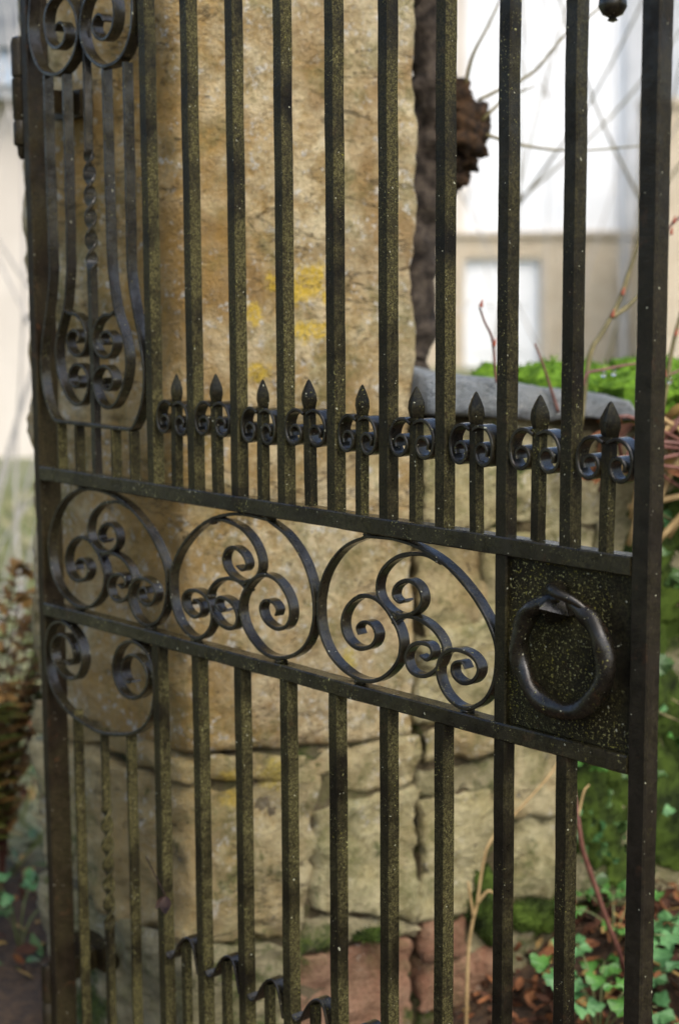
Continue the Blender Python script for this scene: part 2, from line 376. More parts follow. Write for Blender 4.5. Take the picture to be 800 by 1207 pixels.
topL = [(-.205, .895), (-.245, .86), (-.268, .80), (-.280, .735), (-.289, .690), (-.283, .650), (-.262, .622), (-.236, .611), (-.203, .611), (-.170, .630), (-.154, .658), (-.157, .690), (-.176, .716), (-.206, .726), (-.234, .713), (-.244, .688), (-.236, .660), (-.214, .648), (-.192, .655), (-.186, .670), (-.195, .683), (-.208, .684), (-.216, .674)]
for pts in (topL, mir(topL)):
    b = MB(); ribbon(b, pts, t=.0056, y0=-.0035, y1=.0165, n=10, smooth=8, taper1=.6); gp('top_scroll', b, IRON_S)
b = MB(); bar_mesh(b, -.1485, YC, -.001, .895, .0125, .0125, ch=.0012, seg=.0025, twist=(.315, .492, 2 * math.pi / .066)); gp('twisted_bar', b, IRON_S)
b = MB(); bar_mesh(b, -.1485, YC, VB + .022, -.4095, .0125, .0125, ch=.0012, seg=.0025, twist=(-.745, -.535, 2 * math.pi / .066)); gp('twisted_bar', b, IRON_A)
for u in (-.247, -.196, -.095, -.046):
    b = MB(); bar_mesh(b, u, YC, -.001, .0725, .0056, .0175, ch=.001); gp('short_bar', b, IRON_B)
lowU = [(-.106, -.310), (-.098, -.290)]
uR = [(-.150, -.4135), (-.108, -.410), (-.053, -.397), (-.013, -.371), (.005, -.335), (.006, -.295), (-.010, -.262), (-.050, -.2505), (-.088, -.268), (-.103, -.305), (-.082, -.337), (-.045, -.340), (-.014, -.318), (-.014, -.288), (-.042, -.272), (-.070, -.281), (-.078, -.303), (-.066, -.318), (-.050, -.314)]
MC2 = -.1455
uu = [(2 * MC2 - a, c) for a, c in uR][::-1] + uR[1:]
uu = [(a - .004 if a < -.1455 else a - .004, c) for a, c in uu]
b = MB(); ribbon(b, uu, t=.0056, y0=-.001, y1=.0165, n=10, smooth=8, taper0=.6, taper1=.6); gp('low_scroll', b, IRON_S)
for u, zt in ((-.224, -.393), (-.074, -.404)):
    b = MB(); bar_mesh(b, u, YC, VB + .022, zt, .0062, .0175, ch=.001); gp('slim_bar', b, IRON_A)

# lock plate with stud and ring handle
pl = MB(); rail_mesh(pl, .7195, .9042, -.2257, -.0230, .0075, .0125, ch=.001)
plate = gp('lock_plate', pl, IRON_P)
rm = MB(); cx, cz, cy = .818, -.1235, -.0135; rings = []; NR = 120
for k in range(NR):
    a = math.pi / 2 + .10 + (2 * math.pi - .20) * k / (NR - 1); tw = a * 3.5; f = k / (NR - 1)
    e = min(1, .35 + f * 7, .35 + (1 - f) * 7); er = .0128 * e; ez = .0108 * e
    rad = .0640 + (.006 if f > .93 else 0) * (f - .93) / .07; ring = []
    for j in range(10):
        t = 2 * math.pi * j / 10; px = er * math.cos(t); py = ez * math.sin(t)
        qx = px * math.cos(tw) - py * math.sin(tw); qy = px * math.sin(tw) + py * math.cos(tw)
        ring.append((cx + (rad + qx) * math.cos(a) - GO[0], cy + qy - (.006 if f > .9 else 0) * (f - .9) * 10, cz + (rad + qx) * math.sin(a) + ZG))
    rings.append(ring)
rm.ring_sweep(rings); rm.build('ring_handle', IRON_N, plate, True, None, 60)
bm = MB()
def stud(mb, cx, cz, s, y0, h, rot):
    c, q = math.cos(rot), math.sin(rot)
    base = [(-s, -s), (s, -s), (s, s), (-s, s)]
    vs = [(cx + x * c - z * q - GO[0], y, cz + x * q + z * c + ZG) for y, k in ((y0, 1), (y0 - h * .35, 1)) for x, z in [(a * k, d * k) for a, d in base]]
    vs.append((cx - GO[0], y0 - h, cz + ZG))
    mb.add(vs, [(0, 1, 5, 4), (1, 2, 6, 5), (2, 3, 7, 6), (3, 0, 4, 7), (4, 5, 8), (5, 6, 8), (6, 7, 8), (7, 4, 8)])
stud(bm, .799, -.070, .0175, .0075, .038, R(24)); bm.build('stud', IRON_N, plate, False)
bm = MB(); tube(bm, [(.802 - GO[0], .004, -.050 + ZG), (.806 - GO[0], -.016, -.048 + ZG), (.822 - GO[0], -.026, -.050 + ZG), (.842 - GO[0], -.022, -.056 + ZG), (.858 - GO[0], -.014, -.068 + ZG)], .0095, 8, 8, r1=.004); bm.build('ring_loop', IRON_N, plate, True)

# drop hanging at the top near the lock stile
b = MB(); lathe(b, .858, YC, [(.0005, .570), (.006, .572), (.004, .575), (.011, .578), (.0155, .586), (.0150, .594), (.010, .602), (.006, .608), (.006, .70)], 14); gp('pendant_drop', b, IRON_S, angle=50)
b = MB(); ribbon(b, [(.8725, .640), (.889, .66), (.893, .69), (.878, .715), (.853, .712), (.838, .69), (.843, .665), (.858, .655)], t=.0055, n=8); gp('pendant_scroll', b, IRON_S)

# hinge knuckles welded to the stile
def knuckle(prof): 
    b = MB(); lathe(b, -.3345, .006, prof, 14); gp('hinge_knuckle', b, IRON_K, angle=40)
knuckle([(.003, .488), (.0065, .494), (.0075, .508), (.0115, .510), (.0125, .512), (.0125, .545), (.0105, .548), (.0105, .549), (.0125, .552), (.0128, .612), (.0108, .614), (.0108, .616), (.0126, .618), (.0126, .668), (.0105, .676), (.004, .679)])
knuckle([(.0125, -.99), (.0125, -.93), (.0108, -.928), (.0108, -.926), (.0126, -.924), (.0126, -.868), (.0105, -.860), (.004, -.857)])

# ------------------------------------------------------------------ stone pillar and wall
def stone_block(mb, corners, out=.0, depth=.16, r=.02, amp=.008, res=.022, seed=0, amp2=.003, warp=.012, dvec=None):
    """rough stone: four (s,z) corners bl, br, tr, tl in wall coordinates, a rounded box with a broken surface"""
    bl, br, tr, tl = [Vector(c) for c in corners]; cc = (bl + br + tr + tl) / 4
    if r < .01: bl, br, tr, tl = [c + (c - cc).normalized() * .0065 for c in (bl, br, tr, tl)]
    W_ = ((br - bl).length + (tr - tl).length) / 2; H_ = ((tl - bl).length + (tr - br).length) / 2
    nx, nzz, ny = max(3, int(W_ / res)), max(3, int(H_ / res)), max(2, int(depth / (res * 2)))
    ids = {}; vs = []; fs = []
    def vert(i, j, k):
        key = (i, j, k)
        if key in ids: return ids[key]
        p = Vector((i / nx * W_, j / nzz * H_, k / ny * depth))
        lo = Vector((r, r, r)); hi = Vector((W_ - r, H_ - r, depth - r))
        q = Vector((min(max(p.x, lo.x), hi.x), min(max(p.y, lo.y), hi.y), min(max(p.z, lo.z), hi.z)))
        d = p - q; nrm = d.normalized() if d.length > 1e-9 else Vector((0, 0, 1))
        p = q + nrm * r if d.length > 1e-9 else p
        sp = p + Vector((seed * 3.17, seed * 1.31, seed * .77))
        p = p + nrm * (amp * noise.noise(sp * 7) + amp * .6 * noise.noise(sp * 17) - amp * .7 * max(0, noise.noise(sp * 11 + Vector((3, 3, 3))) - .15) + amp2 * noise.noise(sp * 45) + amp2 * .7 * noise.noise(sp * 110))
        a, c = p.x / W_, p.y / H_
        P2 = bl * (1 - a) * (1 - c) + br * a * (1 - c) + tr * a * c + tl * (1 - a) * c
        P2 = P2 + Vector((noise.noise(sp * 5 + Vector((9, 0, 0))) + .45 * noise.noise(sp * 16 + Vector((9, 0, 0))) + .25 * noise.noise(sp * 40 + Vector((9, 0, 0))), noise.noise(sp * 5 + Vector((0, 9, 0))) + .45 * noise.noise(sp * 16 + Vector((0, 9, 0))) + .25 * noise.noise(sp * 40 + Vector((0, 9, 0))))) * warp
        ids[key] = len(vs); 
        if dvec is None: vs.append(tuple(wp(P2.x, P2.y, out + p.z - depth)))
        else: vs.append(tuple(wp(P2.x, P2.y, out) + dvec * (depth - p.z)))
        return ids[key]
    for i in range(nx):
        for j in range(nzz):
            fs.append((vert(i, j, ny), vert(i + 1, j, ny), vert(i + 1, j + 1, ny), vert(i, j + 1, ny)))
            fs.append((vert(i, j, 0), vert(i, j + 1, 0), vert(i + 1, j + 1, 0), vert(i + 1, j, 0)))
    for i in range(nx):
        for k in range(ny):
            fs.append((vert(i, 0, k), vert(i + 1, 0, k), vert(i + 1, 0, k + 1), vert(i, 0, k + 1)))
            fs.append((vert(i, nzz, k), vert(i, nzz, k + 1), vert(i + 1, nzz, k + 1), vert(i + 1, nzz, k)))
    for j in range(nzz):
        for k in range(ny):
            fs.append((vert(0, j, k), vert(0, j, k + 1), vert(0, j + 1, k + 1), vert(0, j + 1, k)))
            fs.append((vert(nx, j, k), vert(nx, j + 1, k), vert(nx, j + 1, k + 1), vert(nx, j, k + 1)))
    mb.add(vs, fs)
YEL = (.60, .40, .02)
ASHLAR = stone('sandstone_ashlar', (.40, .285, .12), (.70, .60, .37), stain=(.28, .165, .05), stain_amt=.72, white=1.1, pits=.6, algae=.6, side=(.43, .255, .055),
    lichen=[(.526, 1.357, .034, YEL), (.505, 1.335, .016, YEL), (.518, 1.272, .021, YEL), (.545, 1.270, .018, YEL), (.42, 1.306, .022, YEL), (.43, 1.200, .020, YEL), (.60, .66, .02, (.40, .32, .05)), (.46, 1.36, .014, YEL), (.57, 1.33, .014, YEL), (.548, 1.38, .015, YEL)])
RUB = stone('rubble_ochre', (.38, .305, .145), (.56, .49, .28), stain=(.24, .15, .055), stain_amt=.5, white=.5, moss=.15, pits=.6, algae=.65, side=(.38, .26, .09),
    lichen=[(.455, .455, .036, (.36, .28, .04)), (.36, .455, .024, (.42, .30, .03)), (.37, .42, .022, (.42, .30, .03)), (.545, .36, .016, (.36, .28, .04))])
RUB_G = stone('rubble_pale', (.38, .33, .16), (.56, .51, .30), stain=(.22, .165, .065), stain_amt=.45, white=.5, moss=.25, pits=.6, algae=.7)
RUB_M = stone('rubble_mossy', (.30, .27, .15), (.42, .37, .22), stain=(.14, .13, .05), stain_amt=.6, white=.3, moss=.42, pits=.3, algae=.6)
RUB_R = stone('rubble_red', (.27, .135, .08), (.38, .235, .145), stain=(.17, .09, .045), stain_amt=.6, white=.3, moss=.15, pits=.6, algae=.4)
SLATE = stone('slate_cap', (.19, .22, .24), (.28, .31, .33), stain=(.12, .13, .12), stain_amt=.4, white=.35, moss=.0, pits=.1, algae=.1, rough=.55)
MORTAR = stone('mossy_mortar', (.10, .075, .04), (.18, .14, .075), stain=(.06, .05, .025), stain_amt=.7, white=.1, moss=.5, pits=.4, algae=.5)

PD = Vector((-1, .03, 0)).normalized()
pillar = empty('stone_gate_pillar', (-.3, .4, 0))
tag(pillar, 'weathered ochre sandstone gate pillar with yellow lichen spots behind the iron gate', 'pillar')
wall = empty('stone_wall', tuple(wp(1.4, 0, -.15)))
tag(wall, 'low mossy rubble stone wall capped with grey slate, right of the pillar', 'wall')
def wall_part(name, mb, mat, par, smooth=True, label=None):
    L = par.location; mb.v = [(x - L.x, y - L.y, z - L.z) for x, y, z in mb.v]
    o = mb.build(name, mat, par, smooth)
    if label: o['label'] = label
    return o
def box_q(s0, s1, z0, z1): return [(s0, z0), (s1, z0), (s1, z1), (s0, z1)]
m = MB(); stone_block(m, [(.283, .505), (.752, .49), (.752, 2.30), (.283, 2.30)], .0, .495, .022, .009, .014, 1, .0035, .010, PD)
wall_part('ashlar_block', m, ASHLAR, pillar)
m = MB(); stone_block(m, [(.22, 2.31), (.80, 2.31), (.80, 2.42), (.22, 2.42)], .05, .62, .02, .006, .03, 2, .003, .012, PD); wall_part('cap_stone', m, RUB_G, pillar)
m = MB(); stone_block(m, box_q(.31, .74, -.2, .50), -.019, .42, .01, .006, .02, 3, .006, .01, PD); wall_part('mortar', m, MORTAR, pillar)
pstones = [([(.283, .155), (.515, .135), (.535, .425), (.283, .442)], RUB, .49, None), ([(.283, .452), (.595, .440), (.60, .492), (.283, .500)], RUB, .485, None),
    ([(.545, .190), (.75, .115), (.755, .375), (.545, .372)], RUB_G, .25, None), ([(.61, .392), (.756, .390), (.756, .480), (.61, .484)], RUB, .25, None),
    ([(.283, -.25), (.495, -.25), (.495, .125), (.283, .142)], RUB_M, .485, None), ([(.505, -.25), (.742, -.25), (.735, .075), (.505, .088)], RUB_R, .25, 'reddish stone at the foot of the pillar'),
    ([(.505, .095), (.745, .085), (.74, .110), (.53, .165)], RUB_M, .25, 'mossy wedge stone above the reddish one')]
for k, (c, mt, dp, lb) in enumerate(pstones):
    m = MB(); stone_block(m, c, random.uniform(-.010, .008), dp, .006, .015, .010, 10 + k, .006, .024, PD); wall_part('stone', m, mt, pillar, label=lb)
# pintle brackets let into the pillar
def bracket(zc, h):
    b = MB(); a = Vector((-.334, .012, 0)); c = Vector((-.40, .19, 0)); d = (c - a); d.z = 0; L = d.length; d.normalize(); nn = Vector((d.y, -d.x, 0)) * .007
    vs = [tuple(p + q + Vector((0, 0, z))) for z in (zc - h, zc + h) for p, q in ((a, nn), (c, nn), (c, -nn), (a, -nn))]
    b.add(vs, [(0, 1, 2, 3), (7, 6, 5, 4), (0, 4, 5, 1), (1, 5, 6, 2), (2, 6, 7, 3), (3, 7, 4, 0)])
    wall_part('hinge_bracket', b, IRON_K, pillar, False)
bracket(ZG + .585, .018); bracket(ZG - .895, .017)
for zc in (ZG + .585, ZG - .895):
    b = MB(); q = [Vector((x, y, zc + z)) for y in (.128, .20) for x, z in ((-.45, -.022), (-.35, -.022), (-.35, .022), (-.45, .022))]
    b.add(q, [(0, 1, 2, 3), (5, 4, 7, 6), (4, 5, 1, 0), (3, 2, 6, 7), (1, 5, 6, 2), (4, 0, 3, 7)]); wall_part('bracket_plate', b, IRON_K, pillar, False)

m = MB(); stone_block(m, box_q(.76, 2.9, -.25, 1.10), -.019, .32, .01, .006, .03, 4, .006); wall_part('mortar', m, MORTAR, wall)
wst = [([(.765, .430), (.95, .440), (.95, .488), (.765, .498)], RUB, None), ([(.765, .352), (.95, .360), (.95, .428), (.765, .418)], RUB_M, None),
    ([(.765, .118), (.86, .110), (.955, .235), (.955, .345), ][0:4], RUB_G, None), ([(.965, .312), (1.085, .300), (1.085, .500), (.965, .505)], RUB, None),
    ([(.970, .115), (1.09, .095), (1.09, .288), (.970, .298)], RUB_G, None), ([(.765, .040), (.845, .030), (.855, .098), (.765, .108)], RUB_R, None),
    ([(.765, -.08), (.93, -.08), (.92, .022), (.765, .030)], RUB_R, None), ([(.87, .032), (.96, .030), (.96, .215), (.875, .105)], RUB_M, None),
    ([(.94, -.08), (1.16, -.08), (1.16, .083), (.975, .090)], RUB_M, None),
    ([(.765, .510), (.945, .500), (.945, .690), (.765, .680)], RUB_G, None), ([(.955, .515), (1.15, .512), (1.15, .665), (.955, .672)], RUB, None),
    ([(.765, .692), (.885, .702), (.885, .885), (.765, .880)], RUB, None), ([(.895, .690), (1.15, .677), (1.15, .868), (.895, .882)], RUB_G, None),
    ([(.765, .893), (1.0, .893), (1.0, 1.092), (.765, 1.095)], RUB_G, None), ([(1.01, .885), (1.17, .880), (1.17, 1.062), (1.01, 1.085)], RUB_G, None),
    ([(1.10, .30), (1.32, .28), (1.32, .50), (1.10, .50)], RUB_M, None), ([(1.10, .09), (1.42, .09), (1.42, .27), (1.10, .29)], RUB_M, None)]
wst[2] = ([(.765, .118), (.868, .112), (.955, .345), (.765, .345)], RUB_G, None)
for r_, (za, zb) in enumerate(((-.08, .08), (.09, .27), (.29, .50), (.51, .67), (.68, .87), (.88, 1.08))):
    s = 1.17 + (0 if r_ not in (1, 2) else .26 if r_ == 1 else .16)
    while s < 2.85:
        w_ = random.uniform(.16, .34); wst.append(([(s, za), (s + w_, za), (s + w_, zb), (s, zb)], random.choice([RUB_M, RUB_M, RUB_G]), None)); s += w_ + .012
for k, (c, mt, lb) in enumerate(wst):
    m = MB(); stone_block(m, c, random.uniform(-.010, .008), .20, .006, .015, .010 if k < 17 else .03, 40 + k, .006, .024); wall_part('stone', m, mt, wall, label=lb)
# slate cap
caps = [([(.742, 1.108), (1.225, 1.082), (1.195, 1.128), (.742, 1.196)], .05, .40, 'grey slate slab next to the pillar'), ([(1.25, 1.075), (1.80, 1.08), (1.78, 1.15), (1.27, 1.13)], .03, .38, None), ([(1.82, 1.08), (2.5, 1.08), (2.5, 1.14), (1.82, 1.15)], .03, .38, None), ([(2.52, 1.08), (2.9, 1.08), (2.9, 1.14), (2.52, 1.14)], .03, .38, None)]
for k, (c, o_, d_, lb) in enumerate(caps):
    m = MB(); stone_block(m, c, o_, d_, .012, .009, .016, 90 + k, .004, .012); wall_part('cap_slab', m, SLATE, wall, label=lb)

# ------------------------------------------------------------------ moss (nobody could count it)
MOSS = simple('moss_green', (.035, .085, .006), (.12, .23, .018), 45, .95, .3, .004, .2)
MOSS_D = simple('moss_dark', (.008, .014, .003), (.055, .09, .012), 14, .95, .3, .004, .2)
def moss_patch(mb, c, rad, nb, hgt, mi, seed):
    rx, ry, rz = rad; nu, nv = 20, 12; rings = []
    for i in range(nv + 1):
        th = math.pi * (i + .02) / (nv + .04); ring = []
        for j in range(nu):
            ph = 2 * math.pi * j / nu; d = WD * (math.sin(th) * math.cos(ph)) + WN * (math.sin(th) * math.sin(ph)) + Vector((0, 0, math.cos(th)))
            q = 1 + .25 * noise.noise(d * 2.2 + Vector((seed, 0, 0))) + .12 * noise.noise(d * 6 + Vector((0, seed, 0)))
            ring.append(tuple(Vector(c) + WD * d.dot(WD) * rx * q + WN * d.dot(WN) * ry * q + Vector((0, 0, d.z * rz * q))))
        rings.append(ring)
    mb.ring_sweep(rings, mi=mi)
    for _ in range(nb):
        th = math.acos(random.uniform(-.6, 1)); ph = random.uniform(0, 2 * math.pi)
        d = WD * (math.sin(th) * math.cos(ph)) + WN * (math.sin(th) * math.sin(ph)) + Vector((0, 0, math.cos(th)))
        q = 1 + .25 * noise.noise(d * 2.2 + Vector((seed, 0, 0))) + .12 * noise.noise(d * 6 + Vector((0, seed, 0)))
        p = Vector(c) + WD * d.dot(WD) * rx * q + WN * d.dot(WN) * ry * q + Vector((0, 0, d.z * rz * q))
        dr = (d + Vector((random.gauss(0, .5), random.gauss(0, .5), random.gauss(.3, .4)))).normalized() * hgt * random.uniform(.5, 1.3)
        sd = dr.cross(Vector((random.gauss(0, 1), random.gauss(0, 1), random.gauss(0, 1)))).normalized() * hgt * .16
        mb.add([p - sd, p + sd, p + dr], [(0, 1, 2)], mi)
mo = MB()
for k in range(24):                                  # along the top of the wall, behind the slate
    s_ = 1.08 + k * .075; moss_patch(mo, wp(s_, 1.155 + random.uniform(-.01, .012) - .034, random.uniform(-.27, -.17)), (.085, .10, .055), 420, .012, 0, k * 3.1)
for k in range(14):
    s_ = 1.28 + k * .11; moss_patch(mo, wp(s_, 1.13 + random.uniform(-.02, .02), random.uniform(-.05, .04)), (.09, .08, .055), 350, .012, 0, k * 2.3 + 50)
for (s_, z_, rs, rz, mi) in [(.905, .13, .030, .065, 1), (.925, .09, .03, .05, 1), (1.0, .085, .035, .03, 1), (1.04, .075, .05, .03, 1), (1.14, .36, .05, .10, 1), (1.17, .25, .06, .08, 1), (1.16, .45, .04, .05, 1), (1.22, .38, .06, .09, 1),
        (1.25, .62, .07, .10, 1), (1.34, .72, .08, .09, 1), (1.30, .50, .07, .08, 1), (1.30, .30, .08, .10, 1), (1.37, .85, .07, .08, 1), (1.24, .15, .06, .05, 1), (1.42, .42, .09, .12, 1), (1.45, .63, .09, .10, 1), (1.5, .2, .1, .1, 1), (1.38, .20, .09, .07, 1), (1.60, .35, .10, .10, 1), (1.62, .55, .10, .10, 1), (1.55, .78, .10, .10, 1), (1.72, .22, .10, .08, 1), (1.28, .82, .06, .08, 1), (.66, .108, .04, .010, 1)]:
    moss_patch(mo, wp(s_, z_, -.008), (rs, .028, rz), 500, .010, mi, s_ * 31)
mo_o = mo.build('moss', [MOSS, MOSS_D], None, False)
tag(mo_o, 'bright green moss cushions along the top and face of the low stone wall', 'moss', kind='stuff')

# ------------------------------------------------------------------ gnarled trunk behind the pillar's edge
BARK = simple('gnarled_bark', (.014, .011, .009), (.085, .068, .052), 34, .9, 1.0, .012, .25)
BARK_M = simple('mossy_bark', (.010, .008, .006), (.075, .042, .020), 45, .9, 1.0, .01, .2)
TWIG = simple('olive_twig', (.085, .075, .03), (.17, .145, .06), 40, .6, .3, .001, .4)
TWIG_R = simple('red_twig', (.09, .032, .024), (.16, .07, .05), 40, .5, .3, .001, .5)
TWIG_G = simple('grey_twig', (.30, .29, .27), (.44, .42, .39), 40, .7, .3, .001, .4)
DRY = simple('dry_straw', (.24, .165, .07), (.40, .29, .14), 30, .7, .2, .001, .3)
tb = wp(1.0, 0, -.42)
tree = empty('gnarled_tree', tuple(tb))
tag(tree, 'gnarled dark tree trunk with a shaggy burl behind the pillar edge', 'tree')
m = MB(); T = lambda s, z, o: wp(s, z, o) - tb
tube(m, [T(.98, -.15, -.43), T(.975, .5, -.43), T(.965, .95, -.43), T(.955, 1.20, -.42), T(.965, 1.42, -.42), T(.99, 1.62, -.42), T(.995, 1.80, -.42), T(.99, 2.05, -.42), T(1.02, 2.5, -.42)], .036, 16, 14, 0, .042, .6); m.build('trunk', BARK, tree, True)
m = MB()
for (s_, z_, o_, r_) in [(1.062, 1.690, -.40, .046), (1.072, 1.650, -.40, .040), (1.055, 1.615, -.41, .040), (1.035, 1.735, -.40, .040), (1.035, 1.575, -.41, .034), (1.045, 1.66, -.39, .05)]:
    rings = []
    for i in range(25):
        th = math.pi * (i + .02) / 24.04
        rings.append([tuple(T(s_, z_, o_) + (lambda d: d * r_ * (1 + .55 * nz(d * .1 + Vector((s_, z_, 0)), 18) + .28 * nz(d * .1 + Vector((z_, s_, 0)), 50) + .12 * nz(d * .1 + Vector((s_, z_, 3)), 110)))(WD * (math.sin(th) * math.cos(2 * math.pi * j / 32)) + WN * (math.sin(th) * math.sin(2 * math.pi * j / 32)) + Vector((0, 0, math.cos(th) * 1.15)))) for j in range(32)])
    m.ring_sweep(rings)
m.build('burl', BARK_M, tree, True)
tw = MB()
for a in [[(1.08, 1.73), (1.12, 1.75), (1.20, 1.79), (1.26, 1.86), (1.31, 1.90), (1.40, 1.97)], [(1.09, 1.69), (1.14, 1.735), (1.20, 1.76)], [(1.05, 1.76), (1.06, 1.82), (1.09, 1.88), (1.12, 1.95)], [(1.10, 1.66), (1.18, 1.64), (1.30, 1.63), (1.48, 1.645)]]:
    tube(tw, [T(s_, z_, -.36 + k * .012) for k, (s_, z_) in enumerate(a)], .004, 6, 5, 0, .0016)
tw.build('twig', TWIG, tree, True)

# ------------------------------------------------------------------ thorny shrub growing beside the wall
shrub_at = Vector((-.02, 1.62, 0))
def W3(x, y, z): return Vector((x, y, z))
rose = empty('rose_shrub', tuple(shrub_at))
tag(rose, 'bare rose shrub of thin olive and red stems with raindrops, rising above the mossy wall', 'shrub')
def stem_group(par, name, mat, paths, r, r1):
    for pth in paths:
        m = MB(); tube(m, [Vector(p) - par.location for p in pth], r, 6, 6, 0, r1, smooth=1); m.build(name, mat, par, True)
def wq(l): return [wp(*q) for q in l]
main = [
    [(1.07, 1.08, .06), (1.089, 1.214, .06), (1.112, 1.252, .06), (1.136, 1.287, .06), (1.159, 1.329, .06), (1.177, 1.378, .06), (1.194, 1.419, .06), (1.23, 1.51, .06), (1.26, 1.64, .06)],
    [(1.136, 1.287, .06), (1.167, 1.303, .06), (1.194, 1.324, .06), (1.24, 1.35, .06)],
    [(1.06, 1.16, .08), (1.071, 1.183, .08), (1.105, 1.189, .08), (1.14, 1.194, .08), (1.179, 1.198, .08), (1.223, 1.198, .08)],
    [(.885, 1.17, .06), (.880, 1.201, .06), (.878, 1.228, .06), (.872, 1.258, .06), (.858, 1.283, .06), (.847, 1.31, .06)],
    [(1.25, 1.08, .06), (1.268, 1.143, .06), (1.277, 1.209, .06), (1.289, 1.258, .06), (1.31, 1.33, .06), (1.33, 1.45, .06)],
    [(1.23, 1.16, .06), (1.248, 1.168, .06), (1.278, 1.174, .06), (1.304, 1.182, .06), (1.36, 1.20, .06)],
    [(1.23, 1.42, .06), (1.241, 1.436, .06), (1.274, 1.465, .06), (1.295, 1.481, .06), (1.34, 1.53, .06)],
    [(1.02, 1.11, .06), (1.001, 1.16, .06), (.985, 1.201, .06), (.966, 1.241, .06)]]
stem_group(rose, 'stem', TWIG, [wq(p) for p in main[:2] + main[4:5]], .0048, .003)
stem_group(rose, 'stem', TWIG_R, [wq(p) for p in main[2:4] + main[5:]], .003, .0018)
BUD = simple('red_bud', (.25, .05, .03), (.35, .10, .05), 60, .5, 0)
for s_, z_, o_ in [(1.136, 1.289, .06), (1.159, 1.331, .06), (.847, 1.312, .06), (.876, 1.24, .06), (1.274, 1.467, .06), (1.268, 1.445, .06), (1.258, 1.172, .06), (1.285, 1.25, .06), (1.25, 1.166, .06)]:
    bu = MB(); c = wp(s_, z_, o_ + .004) - shrub_at; tube(bu, [c, c + Vector((.002, 0, .006)), c + Vector((.004, 0, .012))], .0038, 6, 3, 0, .001); bu.build('bud', BUD, rose, True)
mW, ntW, bW = new_mat('water'); bW.inputs['Transmission Weight'].default_value = 1; bW.inputs['Roughness'].default_value = .02; bW.inputs['IOR'].default_value = 1.33
for s_, z_ in [(1.108, 1.180), (1.131, 1.182), (1.262, 1.163)]:
    dm = MB(); c = wp(s_, z_, .08) - shrub_at; lathe(dm, c.x, c.y, [(.0004, c.z - .006), (.004, c.z - .004), (.0052, c.z), (.003, c.z + .005), (.0008, c.z + .008)], 10); dm.build('raindrop', mW, rose, True)
# tangle of dead stems and leaves at its foot
DEAD = simple('dead_leaf', (.12, .045, .02), (.25, .105, .04), 25, .75, .3, .002, .3)
DEAD_Y = simple('dead_leaf_yellow', (.24, .15, .05), (.38, .25, .08), 25, .7, .3, .002, .3)
DEAD_D = simple('dead_leaf_dark', (.03, .014, .009), (.09, .04, .022), 25, .7, .3, .002, .15)
def leaf(mb, c, d, up, L, W_, mi, curl=.3):
    d = d.normalized(); sd = d.cross(up).normalized(); un = sd.cross(d).normalized(); vs = []; n = 5
    for k in range(n + 1):
        t = k / n; w_ = W_ * (math.sin(math.pi * min(.97, .06 + t * .94)) ** .8) * .5
        ctr = c + d * L * t + un * (curl * L * t * t)
        vs += [ctr - sd * w_ + un * w_ * .35, ctr, ctr + sd * w_ + un * w_ * .35]
    fs = []
    for k in range(n):
        a = k * 3; fs += [(a, a + 1, a + 4, a + 3), (a + 1, a + 2, a + 5, a + 4)]
    mb.add(vs, fs, mi)
def rdir(z=0.): return Vector((random.gauss(0, 1), random.gauss(0, 1), random.gauss(z, .6))).normalized()
tg = MB()
for _ in range(110):
    s_ = random.uniform(1.06, 1.75); c = wp(s_, random.uniform(.98, 1.10) - max(0, 1.12 - s_) * .4, random.uniform(.03, .12)) - shrub_at
    leaf(tg, c, rdir(-.2), rdir(1), random.uniform(.03, .06), random.uniform(.015, .03), random.choice([0, 0, 1, 2]), random.uniform(-.4, .5))
tg.build('withered_leaves', [DEAD, DEAD_Y, DEAD_D], rose, True)
stem_group(rose, 'stem', TWIG_R, [wq([(random.uniform(1.06, 1.3), random.uniform(.95, 1.06), .08), (random.uniform(1.1, 1.4), random.uniform(.98, 1.12), .13), (random.uniform(1.2, 1.6), random.uniform(.92, 1.16), .10)]) for _ in range(9)], .0045, .003)
stem_group(rose, 'stem', DRY, [wq([(random.uniform(1.15, 1.3), random.uniform(.8, 1.05), .06), (random.uniform(1.2, 1.5), random.uniform(.85, 1.1), .12), (random.uniform(1.3, 1.7), random.uniform(.75, 1.08), .08)]) for _ in range(9)], .006, .004)

dry = empty('dry_stalk', tuple(wp(.86, 0, .16)))
tag(dry, 'pale straw coloured dry stalk leaning against the rubble wall', 'stalk')
stem_group(dry, 'stem', DRY, [wq([(.82, -.12, .07), (.823, .053, .07), (.832, .123, .07), (.843, .164, .07), (.855, .239, .07), (.874, .288, .07), (.944, .347, .07), (1.009, .404, .07), (1.05, .44, .05)]), wq([(.843, .164, .07), (.86, .19, .08), (.873, .185, .085)]), wq([(.835, .14, .07), (.828, .18, .07), (.826, .21, .065)])], .0032, .0022)
cane = empty('bramble_cane', tuple(wp(1.15, 0, .28)))
tag(cane, 'reddish brown bramble cane arching down to the leaf litter beside the lock stile', 'cane')
stem_group(cane, 'stem', TWIG_R, [wq([(.985, .45, .17), (.988, .343, .20), (.997, .293, .20), (1.023, .223, .20), (1.055, .14, .20), (1.084, .073, .20), (1.11, .0, .20)])], .0042, .0050)
stem_group(cane, 'side_shoot', DRY, [wq([(.987, .36, .2), (1.005, .40, .19), (1.02, .41, .185)])], .0022, .0015)

